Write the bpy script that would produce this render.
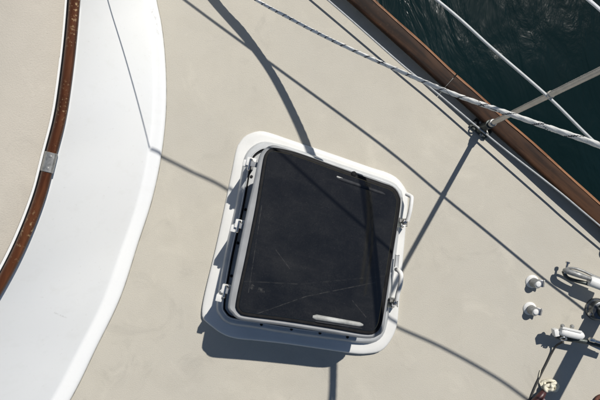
import bpy, bmesh, math, random
from mathutils import Vector
random.seed(7)
R = math.radians
S = 0.0026            # one plan unit of the deck in metres
CAMH = 520.0          # eye height above the deck, in plan units

# ------------------------------------------------------------------ camera, sky, sun
scene = bpy.context.scene
for o in list(bpy.data.objects): bpy.data.objects.remove(o)
col = scene.collection
cam = bpy.data.objects.new('camera', bpy.data.cameras.new('camera'))
col.objects.link(cam); scene.camera = cam
cam.location = (0, 0, CAMH * S); cam.rotation_euler = (0, 0, 0)
cam.data.sensor_fit = 'HORIZONTAL'
cam.data.angle = 2 * math.atan(300 / CAMH)
cam.data.clip_start = .01; cam.data.clip_end = 3000

COT = .77
SUN_EL = math.atan(1 / COT); SHX, SHY = -.55, -.835        # shadows fall this way on the deck
world = bpy.data.worlds.new('World'); scene.world = world; world.use_nodes = True
wn = world.node_tree.nodes; wl = world.node_tree.links
sky = wn.new('ShaderNodeTexSky'); sky.sky_type = 'NISHITA'; sky.sun_disc = False
sky.sun_elevation = SUN_EL; sky.sun_rotation = math.atan2(.55, .835)
sky.altitude = 0; sky.air_density = 1.0; sky.dust_density = .4; sky.ozone_density = 1.5
wn['Background'].inputs['Strength'].default_value = .055
wl.new(sky.outputs[0], wn['Background'].inputs[0])
sl = bpy.data.lights.new('sun', 'SUN'); sl.energy = 4.3; sl.angle = R(.5); sl.color = (1, .955, .89)
sun = bpy.data.objects.new('sun', sl); col.objects.link(sun)
h = math.hypot(SHX, SHY)
SD = Vector((SHX / h * math.cos(SUN_EL), SHY / h * math.cos(SUN_EL), -math.sin(SUN_EL)))
sun.rotation_euler = SD.to_track_quat('-Z', 'Y').to_euler(); sun.location = -SD * 6
vs = scene.view_settings
vs.view_transform = 'Standard'; vs.look = 'None'; vs.exposure = 0.0; vs.gamma = 1

# ------------------------------------------------------------------ coordinates
def P(x, y, z=0.0):
    """point of the deck plan seen at x, y (plan units, 300/200 below the eye) lying at height z"""
    k = 1 - z / CAMH
    return Vector(((x - 300) * k * S, (200 - y) * k * S, z * S))
def PV(x, y, z, z2):
    v = P(x, y, z); v.z = z2 * S; return v
def D(x, y, z=0.0):
    return Vector(((x - 300) * S, (200 - y) * S, z * S))
def shade(x, y, q):
    """point at height q*CAMH whose shadow meets the deck at plan x, y"""
    L = COT * CAMH / h
    return Vector(((x - 300 - SHX * L * q) * S, (200 - y - SHY * L * q) * S, q * CAMH * S))

def smooth(pts, n=8, closed=False):
    pts = [Vector(p) for p in pts]; out = []
    N = len(pts); rng = N if closed else N - 1
    for i in range(rng):
        if closed: a, b, c, d = pts[i - 1], pts[i], pts[(i + 1) % N], pts[(i + 2) % N]
        else:
            b, c = pts[i], pts[i + 1]
            a = pts[i - 1] if i else b * 2 - c
            d = pts[i + 2] if i + 2 < N else c * 2 - b
        for k in range(n):
            t = k / n
            out.append(.5 * ((2 * b) + (c - a) * t + (2 * a - 5 * b + 4 * c - d) * t * t + (3 * b - a - 3 * c + d) * t ** 3))
    if not closed: out.append(pts[-1])
    return out
def even(pts, n, closed=True):
    p = [Vector(a) for a in pts]
    if closed: p = p + [p[0]]
    L = [0]
    for i in range(len(p) - 1): L.append(L[-1] + (p[i + 1] - p[i]).length)
    out = []; j = 0; m = n if closed else n - 1
    for k in range(n):
        s = L[-1] * k / m
        while j < len(p) - 2 and L[j + 1] < s: j += 1
        t = (s - L[j]) / max(1e-9, L[j + 1] - L[j]); out.append(p[j].lerp(p[j + 1], min(1, t)))
    return out
def offset(pts, d):
    """closed plan outline moved inwards by d"""
    n = len(pts); area = sum(pts[i][0] * pts[(i + 1) % n][1] - pts[(i + 1) % n][0] * pts[i][1] for i in range(n))
    sg = 1 if area > 0 else -1; out = []
    for i in range(n):
        t = (pts[(i + 1) % n] - pts[i - 1]).normalized()
        out.append(pts[i] + Vector((-t.y, t.x)) * sg * d)
    return out
def outline(pts, n=160): return even(smooth([Vector(p) for p in pts], 6, True), n)

# ------------------------------------------------------------------ object helpers
def link(name, me, mats, parent=None, smooth_deg=40):
    for m in (mats if isinstance(mats, (list, tuple)) else [mats]): me.materials.append(m)
    o = bpy.data.objects.new(name, me); col.objects.link(o)
    if parent is not None:
        r = parent
        while r.parent: r = r.parent
        me.transform(__import__('mathutils').Matrix.Translation(-r.location)); o.parent = parent
    else:
        xs = [v.co for v in me.vertices]
        c = Vector(((min(v.x for v in xs) + max(v.x for v in xs)) / 2, (min(v.y for v in xs) + max(v.y for v in xs)) / 2, min(v.z for v in xs)))
        me.transform(__import__('mathutils').Matrix.Translation(-c)); o.location = c
    if smooth_deg:
        for p in me.polygons: p.use_smooth = True
        bm = bmesh.new(); bm.from_mesh(me)
        for e in bm.edges:
            if len(e.link_faces) == 2 and e.calc_face_angle(0) > R(smooth_deg): e.smooth = False
        bm.to_mesh(me); bm.free()
    return o
def finish(name, bm, mats, parent=None, smooth_deg=40):
    bmesh.ops.recalc_face_normals(bm, faces=bm.faces)
    me = bpy.data.meshes.new(name); bm.to_mesh(me); bm.free()
    return link(name, me, mats, parent, smooth_deg)
def thing(name, label, cat, loc, group=None):
    o = bpy.data.objects.new(name, None); col.objects.link(o); o.location = loc
    o.empty_display_size = .02
    return tag(o, label, cat, group)
def tag(o, label, cat, group=None):
    o['label'] = label; o['category'] = cat
    if group: o['group'] = group
    return o
def structure(o): o['kind'] = 'structure'; return o

def add_loft(bm, rings, cap0=True, cap1=True, closed=True):
    vr = [[bm.verts.new(p) for p in r] for r in rings]; n = len(rings[0])
    for a, b in zip(vr, vr[1:]):
        for i in range(n if closed else n - 1):
            j = (i + 1) % n; bm.faces.new((a[i], a[j], b[j], b[i]))
    if closed and cap0: bm.faces.new(vr[0][::-1])
    if closed and cap1: bm.faces.new(vr[-1])
    return vr
def frames(path):
    out = []; up = Vector((0, 0, 1)); n = len(path)
    prev = None
    for i in range(n):
        t = (path[min(i + 1, n - 1)] - path[max(i - 1, 0)]).normalized()
        if prev is None:
            a = up if abs(t.dot(up)) < .95 else Vector((1, 0, 0))
            u = (a - t * a.dot(t)).normalized()
        else: u = (prev - t * prev.dot(t)).normalized()
        prev = u; out.append((t, u, t.cross(u)))
    return out
def add_tube(bm, path, r, seg=10, cap=True):
    rr = r if callable(r) else (lambda t: r)
    fr = frames(path); n = len(path)
    rings = [[p + (u * math.cos(2 * math.pi * k / seg) + v * math.sin(2 * math.pi * k / seg)) * rr(i / max(1, n - 1)) * S for k in range(seg)] for i, (p, (t, u, v)) in enumerate(zip(path, fr))]
    return add_loft(bm, rings, cap, cap)
def tube(name, path, r, mat, parent=None, seg=10):
    bm = bmesh.new(); add_tube(bm, path, r, seg); return finish(name, bm, mat, parent, 60)
def add_lathe(bm, base, axis, prof, seg=24):
    """prof: (radius, height) pairs along axis from base, in plan units"""
    axis = axis.normalized(); a = Vector((1, 0, 0)) if abs(axis.x) < .9 else Vector((0, 1, 0))
    u = (a - axis * a.dot(axis)).normalized(); v = axis.cross(u)
    add_loft(bm, [[base + axis * hh * S + (u * math.cos(2 * math.pi * k / seg) + v * math.sin(2 * math.pi * k / seg)) * rr * S for k in range(seg)] for rr, hh in prof])
def lathe(name, base, axis, prof, mat, parent=None, seg=24):
    bm = bmesh.new(); add_lathe(bm, base, Vector(axis), prof, seg); return finish(name, bm, mat, parent, 35)
def add_box(bm, c, ux, uy, uz, sx, sy, sz, bev=.25):
    """bevelled box with axes ux, uy, uz and full sizes in plan units"""
    t = bmesh.new(); bmesh.ops.create_cube(t, size=1)
    for vtx in t.verts: vtx.co = c + (ux * vtx.co.x * sx + uy * vtx.co.y * sy + uz * vtx.co.z * sz) * S
    if bev: bmesh.ops.bevel(t, geom=t.edges[:] , offset=bev * S, segments=2, affect='EDGES', profile=.6)
    mp = {v: bm.verts.new(v.co) for v in t.verts}
    for f in t.faces: bm.faces.new([mp[v] for v in f.verts])
    t.free()
def box(name, c, ang, sx, sy, sz, mat, parent=None, bev=.3, tilt=0):
    a = R(-ang); ux = Vector((math.cos(a), math.sin(a), 0)); uy = Vector((-ux.y, ux.x, 0)); uz = Vector((0, 0, 1))
    if tilt: ux, uz = (ux * math.cos(R(tilt)) + uz * math.sin(R(tilt))), (uz * math.cos(R(tilt)) - ux * math.sin(R(tilt)))
    bm = bmesh.new(); add_box(bm, c, ux, uy, uz, sx, sy, sz, bev); return finish(name, bm, mat, parent, 30)

# ------------------------------------------------------------------ materials
class NT:
    def __init__(s, name):
        s.m = bpy.data.materials.new(name); s.m.use_nodes = True
        s.n = s.m.node_tree.nodes; s.l = s.m.node_tree.links
        s.b = s.n['Principled BSDF']; s.co = s.n.new('ShaderNodeTexCoord')
        s.geo = s.n.new('ShaderNodeNewGeometry')
    def pos(s, scale=(1, 1, 1), rot=0):
        mp = s.n.new('ShaderNodeMapping'); s.l.new(s.geo.outputs['Position'], mp.inputs['Vector'])
        mp.vector_type = 'TEXTURE'; mp.inputs['Scale'].default_value = tuple(1 / v for v in scale); mp.inputs['Rotation'].default_value[2] = rot; return mp.outputs[0]
    def noise(s, scale, detail=3, rough=.55, vec=None, dist=0):
        t = s.n.new('ShaderNodeTexNoise'); t.inputs['Scale'].default_value = scale
        t.inputs['Detail'].default_value = detail; t.inputs['Roughness'].default_value = rough
        t.inputs['Distortion'].default_value = dist
        s.l.new(vec or s.geo.outputs['Position'], t.inputs['Vector']); return t.outputs['Fac']
    def ramp(s, fac, a, b, ca=(0, 0, 0, 1), cb=(1, 1, 1, 1)):
        t = s.n.new('ShaderNodeValToRGB'); e = t.color_ramp.elements
        e[0].position = a; e[1].position = b; e[0].color = tuple(ca[:3]) + (1,); e[1].color = tuple(cb[:3]) + (1,)
        s.l.new(fac, t.inputs[0]); return t.outputs[0]
    def mix(s, fac, a, b):
        t = s.n.new('ShaderNodeMix'); t.data_type = 'RGBA'
        for sock, val in ((t.inputs[0], fac), (t.inputs[6], a), (t.inputs[7], b)):
            if isinstance(val, (int, float)): sock.default_value = val
            elif isinstance(val, tuple): sock.default_value = tuple(val[:3]) + (1,)
            else: s.l.new(val, sock)
        return t.outputs[2]
    def math(s, op, a, b=0, clamp=False):
        t = s.n.new('ShaderNodeMath'); t.operation = op; t.use_clamp = clamp
        for i, val in enumerate((a, b)):
            if isinstance(val, (int, float)): t.inputs[i].default_value = val
            else: s.l.new(val, t.inputs[i])
        return t.outputs[0]
    def segment(s, a, b, width, soft=.5):
        """mask of a thin straight mark from a to b (world points), width in metres"""
        a, b = Vector(a[:2]), Vector(b[:2]); d = (b - a); L = d.length; d.normalize()
        sp = s.n.new('ShaderNodeSeparateXYZ'); s.l.new(s.geo.outputs['Position'], sp.inputs[0])
        x = s.math('SUBTRACT', sp.outputs[0], a.x); y = s.math('SUBTRACT', sp.outputs[1], a.y)
        al = s.math('ADD', s.math('MULTIPLY', x, d.x), s.math('MULTIPLY', y, d.y))
        ac = s.math('ABSOLUTE', s.math('ADD', s.math('MULTIPLY', x, -d.y), s.math('MULTIPLY', y, d.x)))
        m = s.math('SUBTRACT', 1, s.math('DIVIDE', ac, width), True)
        m = s.math('MULTIPLY', m, s.math('GREATER_THAN', al, 0)); return s.math('MULTIPLY', m, s.math('LESS_THAN', al, L))
    def bump(s, hgt, strength, dist=.001):
        t = s.n.new('ShaderNodeBump'); t.inputs['Strength'].default_value = strength; t.inputs['Distance'].default_value = dist
        s.l.new(hgt, t.inputs['Height']); s.l.new(t.outputs[0], s.b.inputs['Normal']); return t
    def set(s, color=None, rough=None, metal=None, spec=None, coat=None):
        def put(k, v):
            if v is None: return
            if isinstance(v, (int, float)): s.b.inputs[k].default_value = v
            elif isinstance(v, tuple): s.b.inputs[k].default_value = tuple(v[:3]) + (1,)
            else: s.l.new(v, s.b.inputs[k])
        put('Base Color', color); put('Roughness', rough); put('Metallic', metal); put('Specular IOR Level', spec); put('Coat Weight', coat)
        return s.m
def simple(name, c, rough=.5, metal=0, var=.15, scale=60, bump=.1, spec=None):
    t = NT(name); f = t.noise(scale, 4)
    dk = tuple(x * (1 - var) for x in c); lt = tuple(min(1, x * (1 + var)) for x in c)
    m = t.set(t.ramp(f, .3, .7, dk, lt), rough, metal, spec)
    if bump: t.bump(t.noise(scale * 8, 2), bump, .0004)
    return m

def nonskid(name, a, b, grain):
    t = NT(name)
    big = t.noise(2.2, 5, .6); mid = t.noise(14, 4, .6); fine = t.noise(grain, 2, .6)
    c = t.mix(t.ramp(big, .35, .65), a, b)
    c = t.mix(t.math('MULTIPLY', t.ramp(mid, .46, .74), .5), c, tuple(x * .85 for x in a))
    c = t.mix(t.math('MULTIPLY', t.ramp(fine, .35, .7), .30), c, tuple(x * .78 for x in a))
    st = t.noise(7, 6, .7, None, 1.5)
    c = t.mix(t.math('MULTIPLY', t.ramp(st, .58, .74), .42), c, tuple(x * .74 for x in b))
    lt = t.noise(5, 5, .65, t.pos((1.4, 1, 1), .6), 1)
    c = t.mix(t.math('MULTIPLY', t.ramp(lt, .56, .75), .42), c, tuple(min(1, x * 1.16) for x in a))
    spk = t.noise(grain * .6, 1)
    c = t.mix(t.math('MULTIPLY', t.ramp(spk, .74, .8), .45), c, tuple(x * .55 for x in a))
    m = t.set(c, .72, 0, .25)
    t.bump(t.noise(grain, 3, .6), .5, .0014); return m
M = {}
M['deck'] = nonskid('deck_nonskid', (.540, .508, .430), (.487, .463, .402), 420)
M['roof'] = nonskid('roof_nonskid', (.55, .51, .435), (.50, .465, .40), 330)

t = NT('white_gelcoat')
c = t.mix(t.ramp(t.noise(3, 4), .35, .7), (.80, .81, .80), (.77, .785, .79))
c = t.mix(t.math('MULTIPLY', t.ramp(t.noise(26, 5, .65), .62, .78), .16), c, (.6, .6, .57))
for a, b in (((147, 3), (150, 9)), ((152, 4), (149, 10)), ((151, 11), (153.5, 17)), ((156, 9), (153, 16)), ((153, 18.5), (156, 24)), ((153.5, 21.5), (157, 20.5)),
             ((154, 26), (156.5, 32)), ((159, 26.5), (154.5, 30)), ((155, 29), (159, 32.5)), ((66, 111), (72, 117)), ((64, 308), (72, 316))):
    k = t.math('MULTIPLY', t.segment(P(*a, 12), P(*b, 12), .0028), t.ramp(t.noise(240, 2), .38, .62))
    c = t.mix(t.math('MULTIPLY', k, .42), c, (.42, .42, .40))
drip = t.noise(30, 4, .6, t.pos((1, .10, 1), R(-100)))
c = t.mix(t.math('MULTIPLY', t.ramp(drip, .56, .78), .14), c, (.56, .55, .50))
c = t.mix(t.math('MULTIPLY', t.ramp(t.noise(120, 3, .6), .66, .72), .18), c, (.52, .51, .47))
M['gelcoat'] = t.set(c, .28, 0, .45); t.bump(t.noise(9, 2), .05, .002)

M['flange'] = simple('white_paint', (.69, .69, .665), .42, 0, .05, 14, .08)
M['frame'] = simple('grey_enamel', (.255, .265, .275), .62, 0, .12, 30, .08)
M['base_frame'] = simple('aged_white_plastic', (.46, .475, .48), .45, 0, .10, 30, .1)
M['sealant'] = simple('grimy_sealant', (.30, .29, .255), .7, 0, .4, 40, .3)
M['rubber'] = simple('black_rubber', (.010, .010, .011), .6, 0, .3, 90, .2, .12)
M['white_plastic'] = simple('white_plastic', (.74, .74, .72), .35, 0, .08, 60, .1)
M['steel'] = simple('stainless_steel', (.62, .61, .59), .24, 1, .15, 40, .1)
M['dull_steel'] = simple('weathered_steel', (.36, .36, .345), .45, .6, .3, 120, .25)
M['stanchion'] = simple('satin_stanchion_tube', (.60, .56, .49), .4, .25, .10, 50, .1)
M['dark_chrome'] = simple('dark_chrome', (.17, .18, .19), .28, .9, .4, 90, .2)
M['galv'] = simple('dull_galvanised', (.27, .275, .27), .5, .35, .35, 140, .3)
M['dark_metal'] = simple('tarnished_metal', (.075, .085, .08), .45, .6, .5, 90, .3)
M['black'] = simple('dark_recess', (.008, .008, .009), .8, 0, .2, 60, 0)
M['vinyl'] = simple('white_vinyl_wire_cover', (.50, .52, .52), .45, 0, .1, 90, .1)
M['grey_vinyl'] = simple('grey_vinyl_wire_cover', (.36, .375, .38), .5, 0, .2, 90, .1)
M['dock'] = simple('white_dock_rope', (.62, .64, .66), .8, 0, .15, 300, .5)
M['rope_white'] = simple('white_braid', (.78, .78, .75), .85, 0, .12, 500, .25)
M['rope_dark'] = simple('navy_fleck_braid', (.07, .075, .085), .8, 0, .3, 500, .6)
M['cream_rope'] = simple('cream_cotton_rope', (.74, .70, .56), .85, 0, .2, 350, .6)
M['cord'] = simple('dark_cord', (.05, .05, .048), .7, 0, .3, 200, .3)
M['red_plastic'] = simple('dark_red_plastic', (.055, .016, .016), .4, 0, .25, 80, .1)
M['pink'] = simple('pink_highlight', (.55, .40, .38), .5, 0, .1, 80, .1)
M['red_rope'] = simple('rusty_red_rope', (.15, .06, .04), .85, 0, .5, 260, .5)
M['hull'] = simple('hull_paint', (.62, .63, .62), .35, 0, .05, 8, .05)
M['bulwark'] = simple('bulwark_paint', (.42, .43, .43), .5, 0, .1, 20, .1)

def wood(name, dark, light, chip, chip_amt, ang, rough):
    t = NT(name)
    g = t.noise(38, 5, .62, t.pos((.12, 1, 1), ang), .6); w = t.noise(7, 4, .6, None, .8)
    c = t.mix(t.ramp(g, .40, .66), dark, light)
    c = t.mix(t.math('MULTIPLY', t.ramp(w, .48, .66), .6), c, tuple(x * .45 for x in dark))
    ch = t.math('MULTIPLY', t.ramp(t.noise(125, 4, .65), .575, .63), t.ramp(t.noise(8, 3), .40, .62))
    c = t.mix(t.math('MULTIPLY', ch, chip_amt), c, chip)
    m = t.set(c, rough, 0, .2)
    t.bump(t.noise(150, 4, .6, t.pos((.2, 1, 1), ang)), .25, .0008); return m
M['cap'] = wood('weathered_teak', (.013, .006, .0033), (.066, .030, .014), (.14, .08, .045), .12, R(-42), .66)
M['worn_lit_edge'] = wood('worn_lit_teak', (.16, .070, .032), (.30, .15, .075), (.42, .28, .18), .5, R(-42), .5)  # paler teak: worn edge, with its sunlit brightness put into the colour
M['trim'] = wood('varnished_mahogany', (.060, .020, .009), (.125, .046, .019), (.46, .33, .18), .9, R(75), .4)

# tinted hatch pane: dusty, scratched acrylic
t = NT('smoked_acrylic')
dust = t.noise(26, 6, .7); fine = t.noise(330, 3, .65); cloud = t.noise(9, 4, .6)
f = t.math('MULTIPLY', t.ramp(dust, .35, .8), t.ramp(fine, .3, .75))
f = t.math('MULTIPLY', f, .042)
f = t.math('ADD', f, t.math('MULTIPLY', t.ramp(t.noise(700, 1), .71, .77), .10))
f = t.math('ADD', f, t.math('MULTIPLY', t.ramp(cloud, .42, .75), .020))
smear = t.noise(60, 4, .6, t.pos((.08, 1, 1), R(-17)))
f = t.math('ADD', f, t.math('MULTIPLY', t.ramp(smear, .55, .8), .014))
for a, b, w, k in (((243, 315), (306, 295), .0011, .22), ((306, 295), (376, 283), .0011, .16), ((246, 279), (300, 283), .0016, .10), ((300, 283), (386, 277), .0018, .05),
                   ((276, 249), (290, 268), .0010, .18), ((240, 312.5), (300, 320.5), .0017, .7), ((300, 320.5), (348, 326.5), .0014, .5),
                   ((252, 286), (255, 283), .004, .35), ((259, 287), (266, 289), .0045, .4), ((352, 300), (366, 317), .001, .18),
                   ((250, 290), (262, 205), .0008, .22), ((330, 330), (372, 333), .0012, .35)):
    m_ = t.math('MULTIPLY', t.segment(P(*a, 80), P(*b, 80), w * 1.25), t.ramp(t.noise(90, 4), .36, .66))
    f = t.math('ADD', f, t.math('MULTIPLY', m_, k * .62))
t.l.new(t.mix(t.math('MINIMUM', f, 1), (.0066, .0073, .0084), (.42, .40, .36)), t.b.inputs['Base Color'])
M['acrylic'] = t.set(None, t.ramp(fine, .2, .8, (.03,) * 3, (.07,) * 3), 0, .7)
M['ghost'] = simple('clouded_grey_plastic', (.028, .030, .035), .65, 0, .4, 60, .1, .2)
M['frost'] = simple('frosted_white_plastic', (.33, .335, .32), .6, 0, .4, 45, .3)

t = NT('sea_water')
v1 = t.pos((3.6, 1.0, 1), R(11)); v2 = t.pos((2.4, 1, 1), R(15))
n1 = t.noise(2.6, 5, .55, v1, .7); n2 = t.noise(2.4, 3, .5, v2, .6)
w = t.math('ADD', t.math('MULTIPLY', n1, .6), t.math('MULTIPLY', n2, .7))
t.set(t.ramp(t.noise(1.1, 3), .35, .65, (.0022, .0085, .0085), (.0030, .0115, .0125)), .12, 0, .5)
t.b.inputs['IOR'].default_value = 1.33
t.bump(w, .34, .045); M['water'] = t.m

# ------------------------------------------------------------------ water, hull, deck
RS = .9                                                   # slope of the rail line in plan
def rail(x): return RS * (x - 349)
bm = bmesh.new()
for c_ in ((-600, -600), (600, -600), (600, 600), (-600, 600)): bm.verts.new((c_[0], c_[1], -.95))
bm.faces.new(bm.verts); structure(finish('water', bm, M['water'], None, 0))
nrm = Vector((.669, -.743))                               # outboard, in plan
def along(s, off, z): # point s along the rail from (349,0) in plan, off outboard
    x = 349 + s * .743 + off * nrm[0]; y = s * .669 + off * nrm[1]
    return D(x, y, z)
S0, S1 = -800, 1300
bm = bmesh.new()
deck_pts = [along(S0, 10, 0), along(S1, 10, 0), D(1000, 1300), D(-900, 1300), D(-900, -560)]
bm.faces.new([bm.verts.new(p) for p in deck_pts])
structure(finish('deck', bm, M['deck'], None, 0))
bm = bmesh.new()
prof = [(11, -.8), (14, -6), (16, -60), (14, -150), (4, -260), (-12, -380)]
rings = [[along(s, o, z) for o, z in prof] for s in (S0, 0, 400, S1)]
add_loft(bm, rings, closed=False); structure(finish('hull', bm, M['hull'], None, 30))

# toe rail: painted upstand with a teak cap in planks
tr = thing('toe_rail', 'brown weathered teak toe rail along the deck edge above the dark water', 'toe rail', along(200, 8, 0))
bm = bmesh.new()
rings = [[along(s, o - 4.2, z) for o, z in ((3, -.5), (3, 7), (13.5, 7), (13.5, -1))] for s in (S0, S1)]
add_loft(bm, rings); finish('upstand', bm, M['bulwark'], tr, 30)
def cap_plank(s0, s1):
    n = max(2, int((s1 - s0) / 12)); rings = []
    sec = [(0, 7.2), (-.3, 8), (-.3, 11), (.4, 12), (2.5, 12.4), (9, 12.6), (14.2, 12.3), (15.9, 11.3), (16.4, 9.6), (15.8, 8), (14.6, 7.2)]
    for i in range(n + 1):
        s = s0 + (s1 - s0) * i / n; w = .35 * math.sin(s * .031) + .25 * math.sin(s * .083 + 1)
        rings.append([along(s, o - 4.2 + (w if o > 8 else w * .4), z + .2 * math.sin(s * .05)) for o, z in sec])
    bm = bmesh.new(); add_loft(bm, rings); return finish('cap_plank', bm, M['cap'], tr, 45)
def edge_strip(s0, s1):
    n = max(2, int((s1 - s0) / 10)); bm = bmesh.new(); rings = []
    for i in range(n + 1):
        s = s0 + (s1 - s0) * i / n; w = .35 * math.sin(s * .031) + .25 * math.sin(s * .083 + 1); k = .5 + .3 * math.sin(s * .11) + .2 * math.sin(s * .29)
        rings.append([along(s, o - 4.2 + w, z) for o, z in ((15.2, 8.4), (15.0 - k * .5, 12.9), (16.2, 12.7), (17.2, 11.8), (17.6, 10.4), (17.2, 8.4))])
    add_loft(bm, rings); return finish('edge_strip', bm, M['worn_lit_edge'], tr, 50)
edge_strip(S0, 128.4); edge_strip(129.6, 699.8); edge_strip(701, S1)
cap_plank(S0, 128.6); cap_plank(129.4, 700); cap_plank(700.8, S1)

# ------------------------------------------------------------------ cabin trunk
deck_edge = [(139, -260), (144, -130), (152.5, -30), (156.8, 2), (160.6, 20), (163.4, 40), (165.3, 62), (166.3, 92), (165, 124), (160, 163), (151, 203), (138, 243), (120, 298), (96, 348), (69, 402), (20, 480), (-60, 580)]
trim_edge = [(66, -260), (77, -130), (81.5, -30), (80, 5), (76.5, 45), (71, 90), (66, 120), (57, 155), (45, 200), (25, 250), (0, 297), (-30, 345), (-70, 400), (-150, 480), (-260, 580)]
ZR = 70.0
N = 120
e0 = even(smooth([Vector(p) for p in deck_edge], 8), N, False); e1 = even(smooth([Vector(p) for p in trim_edge], 8), N, False)
cabin = thing('cabin_trunk', 'white cabin trunk curving down to the beige deck, beige non-skid roof', 'cabin', D(60, 120, 0))
bm = bmesh.new(); rings = []
for a, b in zip(e0, e1):
    A = D(a.x, a.y, 0); B = P(b.x, b.y, ZR); row = []
    for u, z in ((0, -.5), (0, 1.4), (.008, 2.6), (.022, 3.5), (.045, 3.8), (.075, 3.6), (.110, 3.1), (.126, 3.3), (.142, 4.7), (.16, 6.6), (.3, 18.5), (.5, 34.5), (.7, 50), (.88, 64), (.97, ZR + 1), (1.0, ZR + 3.2), (1.03, ZR + 3.4), (1.05, ZR), (1.4, ZR - 1)):
        # u measures the step seen across the side, the plan position follows from the height
        k = 1 - max(z, 0) / CAMH; q = a.lerp(b, u)
        row.append(Vector(((q.x - 300) * k * S, (200 - q.y) * k * S, z * S)))
    rings.append(row)
add_loft(bm, rings, closed=False); tube('sealant_line', [D(p.x + .2, p.y, .1) for p in e0], .55, M['sealant'], cabin, 6)
finish('cabin_side', bm, M['gelcoat'], cabin, 60)
roof_in = [Vector((p.x, p.y)) + (Vector((-1, .12)) if p.y < 60 else Vector((-.9, -.42)) if p.y > 180 else Vector((-.97, -.2))).normalized() * 15.9 for p in e1]
bm = bmesh.new()
rows = []
for p in roof_in:
    rows.append([P(p.x + .3, p.y, ZR - 2), P(p.x, p.y, ZR + 1.5), P(p.x - 1.2, p.y, ZR + 2.2), P(p.x - 60, p.y, ZR + 4), D(-500, 200 + (p.y - 200) * .8, ZR + 14), D(-900, 200 + (p.y - 200) * .8, ZR + 16)])
add_loft(bm, rows, closed=False); finish('roof_panel', bm, M['roof'], cabin, 60)
# white roof margin under the panel
bm = bmesh.new(); rows = []
for p in e1: rows.append([P(p.x - 2, p.y, ZR + .6), P(p.x - 30, p.y, ZR + .9)])
add_loft(bm, rows, closed=False); finish('roof_margin', bm, M['gelcoat'], cabin, 60)
# eyebrow trim
def off_curve(pts, d):
    out = []
    for i in range(len(pts)):
        tt = (pts[min(i + 1, len(pts) - 1)] - pts[max(i - 1, 0)]).normalized(); out.append(pts[i] + Vector((-tt.y, tt.x)) * d)
    return out
def trim_path(d): return off_curve(e1, d)
ctr = trim_path(5.8)
def trim_section(i, half, top, low):
    p = ctr[i]; tt = (ctr[min(i + 1, N - 1)] - ctr[max(i - 1, 0)]).normalized(); nn = Vector((-tt.y, tt.x))
    ring = []
    for o, z in ((-half, low), (-half, ZR + 5), (-half * .86, top - 2.2), (-half * .55, top - .5), (0, top), (half * .55, top - .5), (half * .86, top - 2.2), (half, ZR + 4.2), (half * .96, low)):
        q = p + nn * o; ring.append(P(q.x, q.y, z))
    return ring
bm = bmesh.new(); add_loft(bm, [trim_section(i, 5.7, ZR + 11, ZR - .5) for i in range(N)])
trim = finish('wood_trim', bm, M['trim'], cabin, 45)
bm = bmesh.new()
gap_line = off_curve(e1, 10.2)
add_loft(bm, [[P(p.x + 2, p.y, ZR - .2), P(p.x + 2, p.y, ZR + 4.5), P(p.x - 2.2, p.y + .3, ZR + 4.0), P(p.x - 3.2, p.y + .4, ZR + 2.6), P(p.x - 3.3, p.y + .4, ZR - .2)] for p in gap_line])
finish('trim_gap_shade', bm, M['rubber'], cabin, 60)  # black strip stands in for the shaded gap beside the trim
i0 = min(range(N), key=lambda i: (ctr[i] - Vector((48.5, 164))).length)
bm = bmesh.new()
pa, pb = ctr[i0], ctr[i0]; tt = (ctr[i0 + 1] - ctr[i0 - 1]).normalized(); nn = Vector((-tt.y, tt.x)); rings = []
for s in (-10, -9.6, 9.6, 10):
    ring = []
    sh = .6 if abs(s) > 9.8 else 0
    for o, z in ((-6.6, ZR - .8), (-6.6, ZR + 5.6), (-5.6, ZR + 9.6), (-3.6, ZR + 11.3), (0, ZR + 11.9), (3.6, ZR + 11.3), (5.6, ZR + 9.6), (6.9, ZR + 5.6), (6.9, ZR - .8)):
        q = pa + tt * s + nn * (o * (1 - sh * .06)); ring.append(P(q.x, q.y, z - sh * .5))
    rings.append(ring)
add_loft(bm, rings); clamp = finish('joint_clamp', bm, M['dull_steel'], trim, 30)
for s in (-6, 6):
    q = pa + tt * s; lathe('screw', P(q.x, q.y, ZR + 11.6), (0, 0, 1), [(1.3, 0), (1.2, .4), (.6, .6)], M['dull_steel'], clamp, 12)

# ------------------------------------------------------------------ deck hatch
def zF(x, y): return 4.5 + 3 * (y - 245) / 100 - 1 * (x - 310) / 100
def zL(x, y): return 80 + 10 * (y - 245) / 100 - 12 * (x - 310) / 100
hatch = thing('deck_hatch', 'white framed deck hatch with dusty dark acrylic lid on the beige deck', 'hatch', D(310, 245, 0))
FL = outline([(202, 316), (205, 321), (212, 327), (222, 334), (235, 338.5), (258, 341), (285, 344), (320, 349), (352, 353.5), (366, 354), (381, 351), (391, 340), (397, 325), (399, 304), (402.5, 265), (406, 225), (408, 198), (405, 188), (397, 178), (386, 172), (370, 167), (330, 153), (290, 139.5), (269, 132.5), (258.5, 131), (246.5, 135), (240.5, 141), (236, 150), (230, 180), (217.5, 240), (204, 297)])
BF = outline([(217, 303), (220, 316), (230, 324), (255, 328), (285, 333), (330, 339), (366, 343), (380, 338), (386, 325), (390, 300), (396, 250), (402, 200), (398, 188), (388, 181), (350, 168), (300, 151), (275, 144), (262, 142.5), (251, 148.5), (245, 157.5), (242, 172), (235, 210), (225, 255)])
LF = outline([(228, 304), (231, 312), (238, 319), (255, 322), (285, 326), (330, 333), (366, 338.5), (379, 335), (384.5, 325), (391, 270), (400.5, 207), (400, 195), (394, 186.5), (380, 180.5), (340, 167), (300, 153), (280, 146.5), (272, 145), (264.5, 149), (259, 157), (254, 180), (247, 210), (237.5, 255)])
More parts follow.
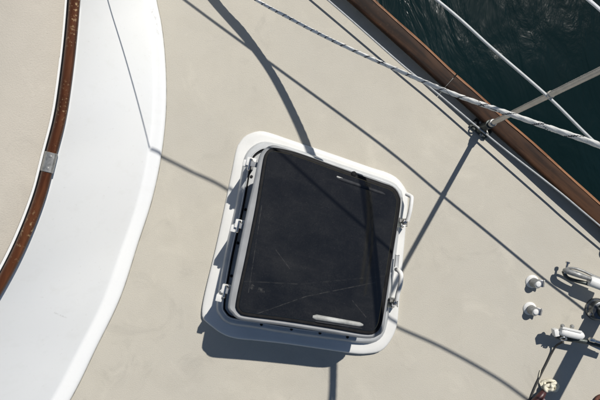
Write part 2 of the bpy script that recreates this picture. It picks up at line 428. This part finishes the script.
GK = outline([(236, 303), (238.5, 311), (244, 315.5), (285, 321), (330, 328), (364, 334), (375.5, 333), (381, 326), (384, 312), (391, 265), (400, 208), (399, 195), (393, 187), (380, 182), (340, 168), (300, 153.5), (278, 148), (270.5, 148.5), (265.5, 153), (263, 162), (256, 205), (246, 255)])
def ring_at(ol, zf, dz, inset=0, base=None):
    pts = offset(ol, inset) if inset else ol; out = []
    for p in pts:
        z = zf(p.x, p.y) + dz
        if base is not None: out.append(PV(p.x, p.y, z, base(p.x, p.y)))
        else: out.append(P(p.x, p.y, z))
    return out
zero = lambda x, y: -.3
def dome(ol, zf, dz, inset=0):
    """rings that close a top face smoothly towards its middle"""
    pts = offset(ol, inset) if inset else ol
    c = sum(pts, Vector((0, 0))) / len(pts); out = []
    for k in (.97, .9, .75, .55, .3, .02):
        out.append([P(q.x, q.y, zf(q.x, q.y) + dz) for q in (c + (p - c) * k for p in pts)])
    return out
bm = bmesh.new()
add_loft(bm, [ring_at(FL, zF, -2, 0, zero), ring_at(FL, zF, -2), ring_at(FL, zF, -.6, .5), ring_at(FL, zF, 0, 1.6)] + dome(FL, zF, .1, 1.6))
finish('flange', bm, M['flange'], hatch, 50)
bm = bmesh.new()
add_loft(bm, [ring_at(BF, zF, -1, -1), ring_at(BF, zF, 4, 0), ring_at(BF, zF, 8, .8), ring_at(BF, zF, 9, 2.2), ring_at(BF, zF, 9.2, 5.0), ring_at(BF, zF, 11, 5.6), ring_at(BF, zF, 11, 6.3), ring_at(BF, zF, 6.8, 6.9), ring_at(BF, zF, 6.6, 8.2)])
base_frame = finish('base_frame', bm, M['base_frame'], hatch, 35)
bm = bmesh.new()
add_loft(bm, [ring_at(BF, zF, 6.5, 7.0), ring_at(BF, zF, 8.6, 7.1), ring_at(BF, zF, 8.8, 8.1), ring_at(BF, zF, 6.4, 8.3)], False, False)
finish('dark_gap_ring', bm, M['rubber'], base_frame, 50)  # dark ring laid in the recess to darken the gap line
# skirt between base frame and lid
sk = offset(LF, 4.5)
bm = bmesh.new(); add_loft(bm, [ring_at(sk, zL, -8, 0, lambda x, y: zF(x, y) + 10), ring_at(sk, zL, -8)])
finish('seal', bm, M['rubber'], hatch, 50)
bm = bmesh.new()
add_loft(bm, [ring_at(LF, zL, -16, 1.2), ring_at(LF, zL, -15, .2), ring_at(LF, zL, -5, 0), ring_at(LF, zL, -3, .8), ring_at(LF, zL, -2.2, 2.2)] + dome(LF, zL, -2.7, 2.2))
lid = finish('lid_frame', bm, M['frame'], hatch, 35)
bm = bmesh.new(); add_loft(bm, [ring_at(GK, zL, -2.6), ring_at(GK, zL, -.6), ring_at(GK, zL, .1, .8), ring_at(GK, zL, .1, 3.2), ring_at(GK, zL, -1, 4)])
finish('gasket', bm, M['rubber'], lid, 40)
PN = offset(GK, 3.4)
bm = bmesh.new(); add_loft(bm, [ring_at(PN, zL, -1), ring_at(PN, zL, .5), ring_at(PN, zL, 1.0, .7)] + dome(PN, zL, 1.0, .7))
pane = finish('pane', bm, M['acrylic'], lid, 30)
# inner grab bars showing through the pane
def bar(name, a, b, r0, r1, mat, dz=1.0):
    pts = [Vector(a).lerp(Vector(b), k / 14) for k in range(15)]
    path = [P(p.x, p.y, zL(p.x, p.y) + dz) for p in pts]
    def rr(tt): return (r0 + (r1 - r0) * tt) * min(1, (min(tt, 1 - tt) / .06 + .25)) ** .5 if min(tt, 1 - tt) < .05 else r0 + (r1 - r0) * tt
    return tube(name, path, rr, mat, pane, 12)
gb = bar('grab_bar', (312.5, 316.6), (363, 325), 2.5, 2.0, M['frost'], .2)
bar('grab_bar_lip', (315, 321.5), (362, 328.5), .7, .7, M['ghost'], 1.0)
box('grab_bar_end', P(366.5, 324.5, 57.5), 10, 5, 5, 2.4, M['frost'], pane, .6)
box('grab_bar_end', P(364, 327.6, 57.6), 8, 9, 1.3, 1.6, M['ghost'], pane, .3)
bar('upper_grab_bar', (337, 178), (385, 194.5), 1.9, 1.6, M['ghost'], .2)
bar('upper_grab_bar_end', (336.5, 176.6), (344, 179.3), .9, .7, M['frost'], 1.0)
# rivet holes in the base frame, drain slot
for x, y, d in ((262, 148.6, 10), (251.5, 176.5, 9), (245.6, 209.5, 9), (238, 243, 9), (231.5, 276, 9), (261.5, 324.5, 6), (291.5, 329.2, 6), (320, 333, 6), (347.5, 337, 6)):
    z = zF(x, y) + (9.2 if d == 6 else 7)
    lathe('screw_hole', P(x, y, z), (0, 0, 1), [(1.45, -1), (1.45, .6), (.9, .85)], M['black'], base_frame, 14)
for x, y, a in ((327.5, 161, 20), (399.6, 203, 80), (401.3, 202.6, 80)):
    if a == 20: box('drain_slot', P(x, y, zF(x, y) + .4), a, 5.5, 1.3, 1.2, M['black'], hatch, .2)
lathe('lid_stop', P(353.5, 174.2, zL(353, 172.5) - 1), (0, 0, 1), [(2.6, 0), (2.6, 1.4), (1.9, 2.0), (.8, 2.2)], M['rubber'], lid, 18)
# hinges on the left side
for x, y in ((251, 163), (239.6, 225), (226.3, 290)):
    z = zL(x, y) - 22; a = -77; low = zF(x, y) + 8
    hg = box('hinge', P(x + .5, y - 1, z), a, 7.5, 8.5, 5, M['white_plastic'], hatch, .7)
    box('hinge_leaf', P(x - 2.2, y + 2.0, (z + low) / 2 - 2), a, 6, 5.5, z - low + 3, M['white_plastic'], hg, .6)
    box('hinge_arm', P(x + 6, y + 2, z + 5), a + 90, 11, 4.5, 4, M['frame'], hg, .5)
    ax = Vector((math.cos(R(77)), math.sin(R(77)), 0))
    lathe('hinge_pin', P(x - 1, y + 1.5, z + 2.2) - ax * 5.5 * S, ax, [(1.0, 0), (1.6, .5), (1.6, 10.5), (1.0, 11)], M['steel'], hg, 12)
    lathe('screw', P(x + 1.8, y - 2.4, z + 2.2), (0, 0, 1), [(1.2, 0), (1.1, .5), (.5, .7)], M['dull_steel'], hg, 12)
# dog levers on the right side
def lever(pts, zc, r, bolt, bang):
    path = smooth([P(x, y, z) for x, y, z in pts], 6)
    lv = tube('latch_lever', path, r, M['white_plastic'], hatch, 12)
    bx, by = bolt; z = zF(bx, by) + zc
    box('latch_bracket', P(bx - .5, by, z), bang, 7, 7.5, 7, M['dull_steel'], lv, .7)
    lathe('latch_bolt', P(bx + .8, by - .3, z + 3), (.3, .1, 1), [(2.6, 0), (2.6, 1.6), (2.0, 2.4), (1.1, 2.5), (1.1, 4), (.5, 4.4)], M['steel'], lv, 6)
    box('latch_tongue', P(bx - 4.5, by + 2.5, z + 5), bang, 5, 4, 4, M['dark_metal'], lv, .4)
    lathe('latch_nut', P(bx - 1.5, by + 3.6, z + 2.5), (.2, -1, .6), [(1.7, 0), (1.7, 2), (.8, 2.4)], M['steel'], lv, 6)
lever([(406.5, 194, 12), (410.5, 196.2, 16), (411.7, 198.5, 18), (410.4, 209, 19), (407.5, 221, 17)], 10, 2.0, (403.2, 222), 95)
lever([(396.5, 269.5, 16), (398.5, 270.6, 22), (401, 274.5, 25), (400.6, 283, 24), (398, 293, 22), (396.8, 300, 20)], 10, 2.2, (393.8, 302), 95)
box('latch_plate', P(396.8, 261, 22), 95, 11, 3.2, 3, M['base_frame'], hatch, .5)

# ------------------------------------------------------------------ stanchion and lines
base = D(480, 129, 0)
lean = Vector((.114, .088, 1)).normalized()
st = thing('stanchion', 'grey metal stanchion leaning out over the toe rail from a bolted base', 'stanchion', base)
Z_TOP = 312
box('base_plate', base + Vector((0, 0, 1.2 * S)), 42, 21, 11, 2.4, M['dark_metal'], st, .5)
lathe('socket', base + Vector((0, 0, 2 * S)), lean, [(5.0, 0), (4.9, 2), (4.0, 3.5), (3.9, 17), (4.3, 17.6), (4.3, 20), (3.4, 20.4)], M['dark_metal'], st, 20)
lathe('post', base, lean, [(2.5, 4), (2.5, Z_TOP), (2.0, Z_TOP + 2), (.8, Z_TOP + 2.6)], M['stanchion'], st, 20)
for s, o in ((-8, 0), (8, 0), (-4, 4.2), (4.4, -4.2)):
    p = D(480 + s * .743 + o * .669, 129 + s * .669 - o * .743, 2.3)
    lathe('bolt', p, (0, 0, 1), [(2.0, 0), (2.0, 1.5), (1.2, 2.1), (.5, 2.2)], M['dull_steel'], st, 6)
lathe('clamp_ring', base + lean * 24 * S, lean, [(3.6, 0), (3.6, 4), (3.0, 4.4)], M['dull_steel'], st, 16)
def ringpath(c, r, ax, n=20):
    ax = ax.normalized(); a = Vector((0, 0, 1)) if abs(ax.z) < .9 else Vector((1, 0, 0)); u = (a - ax * a.dot(ax)).normalized(); v = ax.cross(u)
    return [c + (u * math.cos(2 * math.pi * k / n) + v * math.sin(2 * math.pi * k / n)) * r * S for k in range(n + 1)]
tube('eye_ring', ringpath(base + Vector((-6 * S, 2 * S, 6 * S)), 2.7, Vector((.3, .8, .2))), .8, M['galv'], st, 8)
tube('eye_ring', ringpath(base + Vector((5 * S, -4 * S, 6 * S)), 2.6, Vector((.8, .3, .3))), .9, M['dull_steel'], st, 8)
lathe('post_eye', base + lean * 117 * S, lean, [(2.55, 0), (3.0, .6), (3.0, 3.6), (2.55, 4.2)], M['stanchion'], st, 18)

ll = [shade(60, -95, .236), shade(186, 1, .236), shade(262, 57, .235), P(437, 0, 121), P(493, 49, 118), P(549, 97.5, 117.5), P(600, 147, 113.5), shade(545, 280, .218), shade(584, 310, .218), shade(700, 402, .216)]
tube('line_eye', [base + lean * 119 * S, P(548, 96.5, 118.5)], 1.0, M['stanchion'], st, 8)
tag(tube('lower_lifeline', smooth(ll, 10), 1.15, M['vinyl'], None, 10), 'thin white lifeline crossing the grey stanchion over the dark water', 'lifeline')
qu = .58
ul = [(150, 151), (190, 171), (232, 193), (300, 250), (374, 311), (395, 326), (440, 346.5), (490, 374), (525, 398), (600, 455), (800, 620)]
tag(tube('upper_lifeline', smooth([shade(x, y, qu) for x, y in ul], 8), 1.4, M['vinyl'], None, 10), 'upper lifeline above the frame whose soft shadow falls across the deck', 'lifeline')
hl = [(88, 0, .18), (105, 45, .2), (122.5, 84, .23), (140, 127, .3), (149, 150, .37)]
tag(tube('halyard', smooth([shade(*a) for a in hl], 8), .7, M['vinyl'], None, 10), 'thin line above the frame whose fine shadow falls on the white cabin side', 'line')
wire = [(200, -107.5, 10.5), (328, 0, 10.5), (400, 63, 9), (440, 95.5, 9.5), (478, 127.5, 10.4), (483.5, 132, 11), (505, 149.5, 12), (557, 190, 15.5), (600, 226, 16.5), (760, 360, 16)]
tag(tube('jackline', smooth([P(*w_) for w_ in wire], 8), 0.9, M['grey_vinyl'], None, 10), 'thin white wire run just above the deck along the toe rail', 'wire')
dl = [P(300, -240, -95), P(587, -1, -100), P(601, 11, -100), P(900, 280, -100)]
tag(tube('dock_line', smooth(dl, 10), 1.7, M['dock'], None, 10), 'white line above the water in the top right corner', 'rope')

# braided sheet with dark flecks
def fleck_rope(name, path, r, pitch):
    seg = 16; fr = frames(path); bm = bmesh.new(); L = [0]
    for i in range(len(path) - 1): L.append(L[-1] + (path[i + 1] - path[i]).length / S)
    rings = []
    for i, (p, (tt, u, v)) in enumerate(zip(path, fr)):
        rings.append([p + (u * math.cos(2 * math.pi * k / seg) + v * math.sin(2 * math.pi * k / seg)) * S * r * (1 + .07 * math.cos(2 * math.pi * (k / seg * 4 - L[i] / 9)) ) for k in range(seg)])
    vr = add_loft(bm, rings)
    bm.faces.ensure_lookup_table(); fi = 0
    for i in range(len(path) - 1):
        ph = L[i] / pitch(i / len(path))
        for k in range(seg):
            a = (ph + k / seg) % 1.0; b = (ph * .5 - k / seg + .13 * math.sin(ph * 5)) % 1.0
            if a < (.15 if i < len(path) * .5 else .10) or b < .04: bm.faces[fi].material_index = 1
            fi += 1
    return finish(name, bm, [M['rope_white'], M['rope_dark']], None, 60)
rp = [(255, -1, 31.1), (295, 21, 52), (330, 39, 75), (365, 55.5, 100), (400, 71, 128.6), (450, 92.5, 169.5), (500, 110.5, 206.7), (550, 128, 238.2), (600, 145.5, 264.4)]
rp = [shade(150, -90, .015), shade(217, 0, .042)] + [P(*a) for a in rp] + [shade(335.5, 375, .56), shade(333, 420, .62), shade(322, 500, .70)]
sp = smooth(rp, 60)
tag(fleck_rope('sheet_rope', even(sp, 1700, False), 1.5, lambda f: 9 + 8 * max(0, f - .4)), 'white braided rope with dark flecks stretched across the deck and out over the toe rail', 'rope')
tk = [(147.1, -93.6, 0.03), (177.1, -43.6, 0.07), (212.4, 1.2, 0.12), (252.4, 47.2, 0.2), (278.4, 87.2, 0.27), (306.3, 148.2, 0.4), (322.2, 211.0, 0.52), (329.1, 290.4, 0.6), (331.7, 372.4, 0.66), (328.1, 419.9, 0.7), (317.1, 499.4, 0.75)]
tag(tube('jib_sheet', smooth([shade(*a) for a in tk], 12), 2.4, M['rope_white'], None, 14), 'thick slack rope beyond the frame whose curved shadow crosses the deck and hatch', 'rope')

# ------------------------------------------------------------------ small fittings, lower right
def fitting(x, y, label):
    f = thing('deck_fitting', label, 'deck fitting', D(x, y, 0), 'round deck fittings')
    b = D(x, y, 0)
    lathe('base', b - Vector((0, 0, .3 * S)), (0, 0, 1), [(6.6, 0), (6.6, 1), (6.0, 1.8), (5.1, 2.2), (4.6, 2.8)], M['white_plastic'], f, 28)
    ax = Vector((.10, -.12, 1))
    lathe('body', b + Vector((.3 * S, -.5 * S, 3 * S)), ax, [(4.7, 0), (4.7, 2.4), (4.2, 3.2), (4.2, 7.0), (3.6, 8)], M['galv'], f, 24)
    lathe('cap', b + Vector((1.1 * S, -.9 * S, 10.4 * S)), ax, [(2.9, 0), (2.9, .9), (2.2, 1.7), (.9, 2)], M['white_plastic'], f, 20)
    box('tab', D(x + 5.0, y + .6, 8), 8, 5.5, 7, 2.0, M['steel'], f, .5, 8)
    box('tab_rib', D(x + 7.4, y + .6, 9.2), 8, 1.2, 7, 2, M['dull_steel'], f, .3)
    return f
f1 = fitting(532, 281.5, 'round white and grey deck fitting with square tab, the one nearer the shackle')
f2 = fitting(529.6, 308.5, 'round white and grey deck fitting with square tab, the one nearer the white block')
f2.rotation_euler.z = R(-7)

sh = thing('shackle', 'long grey metal fork fitting with white sleeve at the right edge', 'rigging fitting', D(575, 272, 0))
tube('fork_arm', smooth([P(564, 270, 12), P(568, 271.5, 16), P(576, 274, 19), (P(584, 276.8, 20)), P(594, 280, 20)], 6), lambda t_: 1.9 + .9 * math.sin(math.pi * min(1, t_ * 1.1)), M['galv'], sh, 14)
tube('fork_arm', smooth([P(566, 268.5, 12), P(574, 268.3, 15), P(583, 271, 17), P(592, 275.2, 18), P(606, 281, 18)], 6), 1.2, M['galv'], sh, 12)
tube('fork_strap', smooth([P(563.5, 271, 10), P(566.5, 277, 11), P(573, 280, 13), P(585, 283, 16), P(594, 286, 17)], 6), 1.9, M['dark_metal'], sh, 12)
lathe('pin', P(565, 273.5, 11), (.2, 1, .1), [(1.8, 0), (1.8, 1), (1.1, 1.2), (1.1, 10), (2.0, 10.2), (2.0, 12)], M['steel'], sh, 14)
tube('sleeve', [P(589, 280.5, 19), P(591, 281.2, 19), P(612, 289, 20)], lambda t_: 5.2 if t_ > .02 else 4.2, M['white_plastic'], sh, 18)

bk = thing('sheet_block', 'white rounded block on a metal bar near the right edge', 'block', D(572, 333, 0))
ax = (D(583, 337.2) - D(560, 331.8)).normalized()
lathe('cheek', P(559.5, 330.6, 21), ax, [(1.2, 0), (3.4, .8), (4.3, 2.4), (4.5, 8), (4.3, 18), (3.6, 22), (1.6, 24)], M['white_plastic'], bk, 20)
box('cheek_plate', P(572, 330.0, 25), 12.5, 19, 2.2, 1.6, M['flange'], bk, .5)
for x, y in ((562.3, 327), (571.8, 327.6)):
    lathe('screw', P(x, y, 20), (-.15, .9, .6), [(1.9, 0), (1.9, 2.2), (1.3, 3), (.6, 3.2)], M['dull_steel'], bk, 12)
box('end_lug', P(555.4, 332.2, 18), 80, 7, 4.6, 7, M['white_plastic'], bk, .8)
tube('bar', smooth([P(556, 336, 13), P(566, 338.5, 15), P(580, 340.5, 17), P(592, 343, 17), P(615, 350, 17)], 6), 2.6, M['dark_metal'], bk, 12)
tube('shackle_loop', smooth([P(560, 338.6, 20), P(563.5, 337.2, 22), P(566.6, 338.6, 21), P(564.6, 340.4, 20), P(560.6, 340, 19)], 5), .7, M['steel'], bk, 8)
lathe('swivel', P(589, 339.2, 20), (.97, -.3, 0), [(1.5, 0), (2.2, .6), (2.2, 5), (1.5, 6), (1.6, 14), (2.6, 15), (2.6, 26)], M['steel'], bk, 16)
box('swivel_strap', P(597, 346.5, 12), 25, 16, 4.5, 4, M['white_plastic'], bk, .6)

# upright pole in a chrome collar at the right edge
po = thing('pole', 'upright pole in a polished round collar at the right edge', 'pole', D(596, 309, 0))
bz = D(596, 309, 0)
lathe('collar', bz - Vector((0, 0, .2 * S)), (0, 0, 1), [(11.2, 0), (11.2, 1.6), (10.4, 2.8), (9.6, 3.4), (9.2, 9), (8.7, 10), (8.2, 10.2)], M['dark_chrome'], po, 32)
lathe('tube', bz + Vector((3 * S, 0, 4 * S)), (.10, .03, 1), [(8.2, 0), (8.2, 250), (7, 252)], M['dark_metal'], po, 28)
lathe('set_screw', bz + Vector((-8.8 * S, -3 * S, 6.5 * S)), (-.9, -.35, .1), [(2, 0), (2, 2.2), (1.2, 2.8)], M['steel'], po, 6)
box('clip', D(593.5, 308.5, 11), 85, 7, 3.2, 6, M['galv'], po, .8)

# dark cord, cream knot, red handle, rusty rope
cd = [(556, 338, 14), (553.5, 344, 6), (551, 352, 2), (546, 363, 1.2), (540, 375, 1.1), (534, 388, 1.1), (529, 402, 1.1), (524, 425, 1.1)]
tag(tube('cord', smooth([D(*a) for a in cd], 8), 1.0, M['cord'], None, 8), 'thin dark cord trailing over the deck below the white block', 'cord')
kn = thing('rope_knot', 'cream cotton rope knot on the deck at the lower right', 'knot', D(548, 386, 0))
def knot_pass(c, r, ph, tilt, hgt):
    pts = []
    for k in range(25):
        a = 2 * math.pi * k / 24 + ph
        pts.append(D(c[0] + r * math.cos(a), c[1] + r * .72 * math.sin(a), hgt + tilt * math.sin(a + 1.2) + .8 * math.sin(3 * a)))
    return pts
for i, (dx, dy, r, ph, tl, hg) in enumerate(((0, 0, 6.6, 0, 1.2, 3.0), (1.2, -1.6, 5.4, 1, 2.4, 5.0), (-1.4, 1.2, 4.8, 2, -2.2, 6.0), (1.0, .6, 3.4, 3, 2, 7.4), (2.6, -2.2, 3.2, .5, -2.4, 7.8), (-2.6, .4, 2.6, 1.5, 2.0, 7.6))):
    tube('coil', knot_pass((547.5 + dx, 384.5 + dy), r, ph, tl, hg), 1.55, M['cream_rope'], kn, 8)
tube('tail', smooth([D(541, 388, 4), D(539.2, 383, 1.8), D(538.4, 377, 1.2), D(540, 370, 1.0)], 6), .55, M['cream_rope'], kn, 8)
rh = thing('winch_handle', 'dark red handle end with a painted pink band below the cream knot', 'handle', D(534, 398, 0))
tube('grip', smooth([D(542, 389, 5), D(538, 393, 7), D(530, 400, 8), D(518, 412, 8)], 6), lambda t_: 2.3 + 1.2 * min(1, t_ * 3), M['red_plastic'], rh, 16)
tube('highlight', [D(539.5, 395.4, 11.0), D(535.5, 398.2, 12.2), D(531, 401.6, 12.8)], 1.3, M['pink'], rh, 10)  # pink strip paints a highlight onto the red grip
rr_ = thing('rope_coil', 'rusty red coiled rope in the bottom right corner', 'rope', D(604, 406, 0))
for i, r in enumerate((5.5, 8.2, 11)):
    tube('turn', [D(604 + r * math.cos(2 * math.pi * k / 28), 405 + r * math.sin(2 * math.pi * k / 28), 2 + i * .2 + (4 if i == 1 else 0)) for k in range(29)], 1.7, M['red_rope'], rr_, 8)
lb = thing('shadow_caster', 'unseen dark drum added past the right edge to cast a shadow', 'block', D(611, 244, 0))
lathe('caster_body', D(612, 244, 0), (.0, .0, 1), [(6, 0), (6.5, 3), (6.5, 16), (5, 18)], M['dark_metal'], lb, 20)  # added out of view so its shadow reaches the right edge
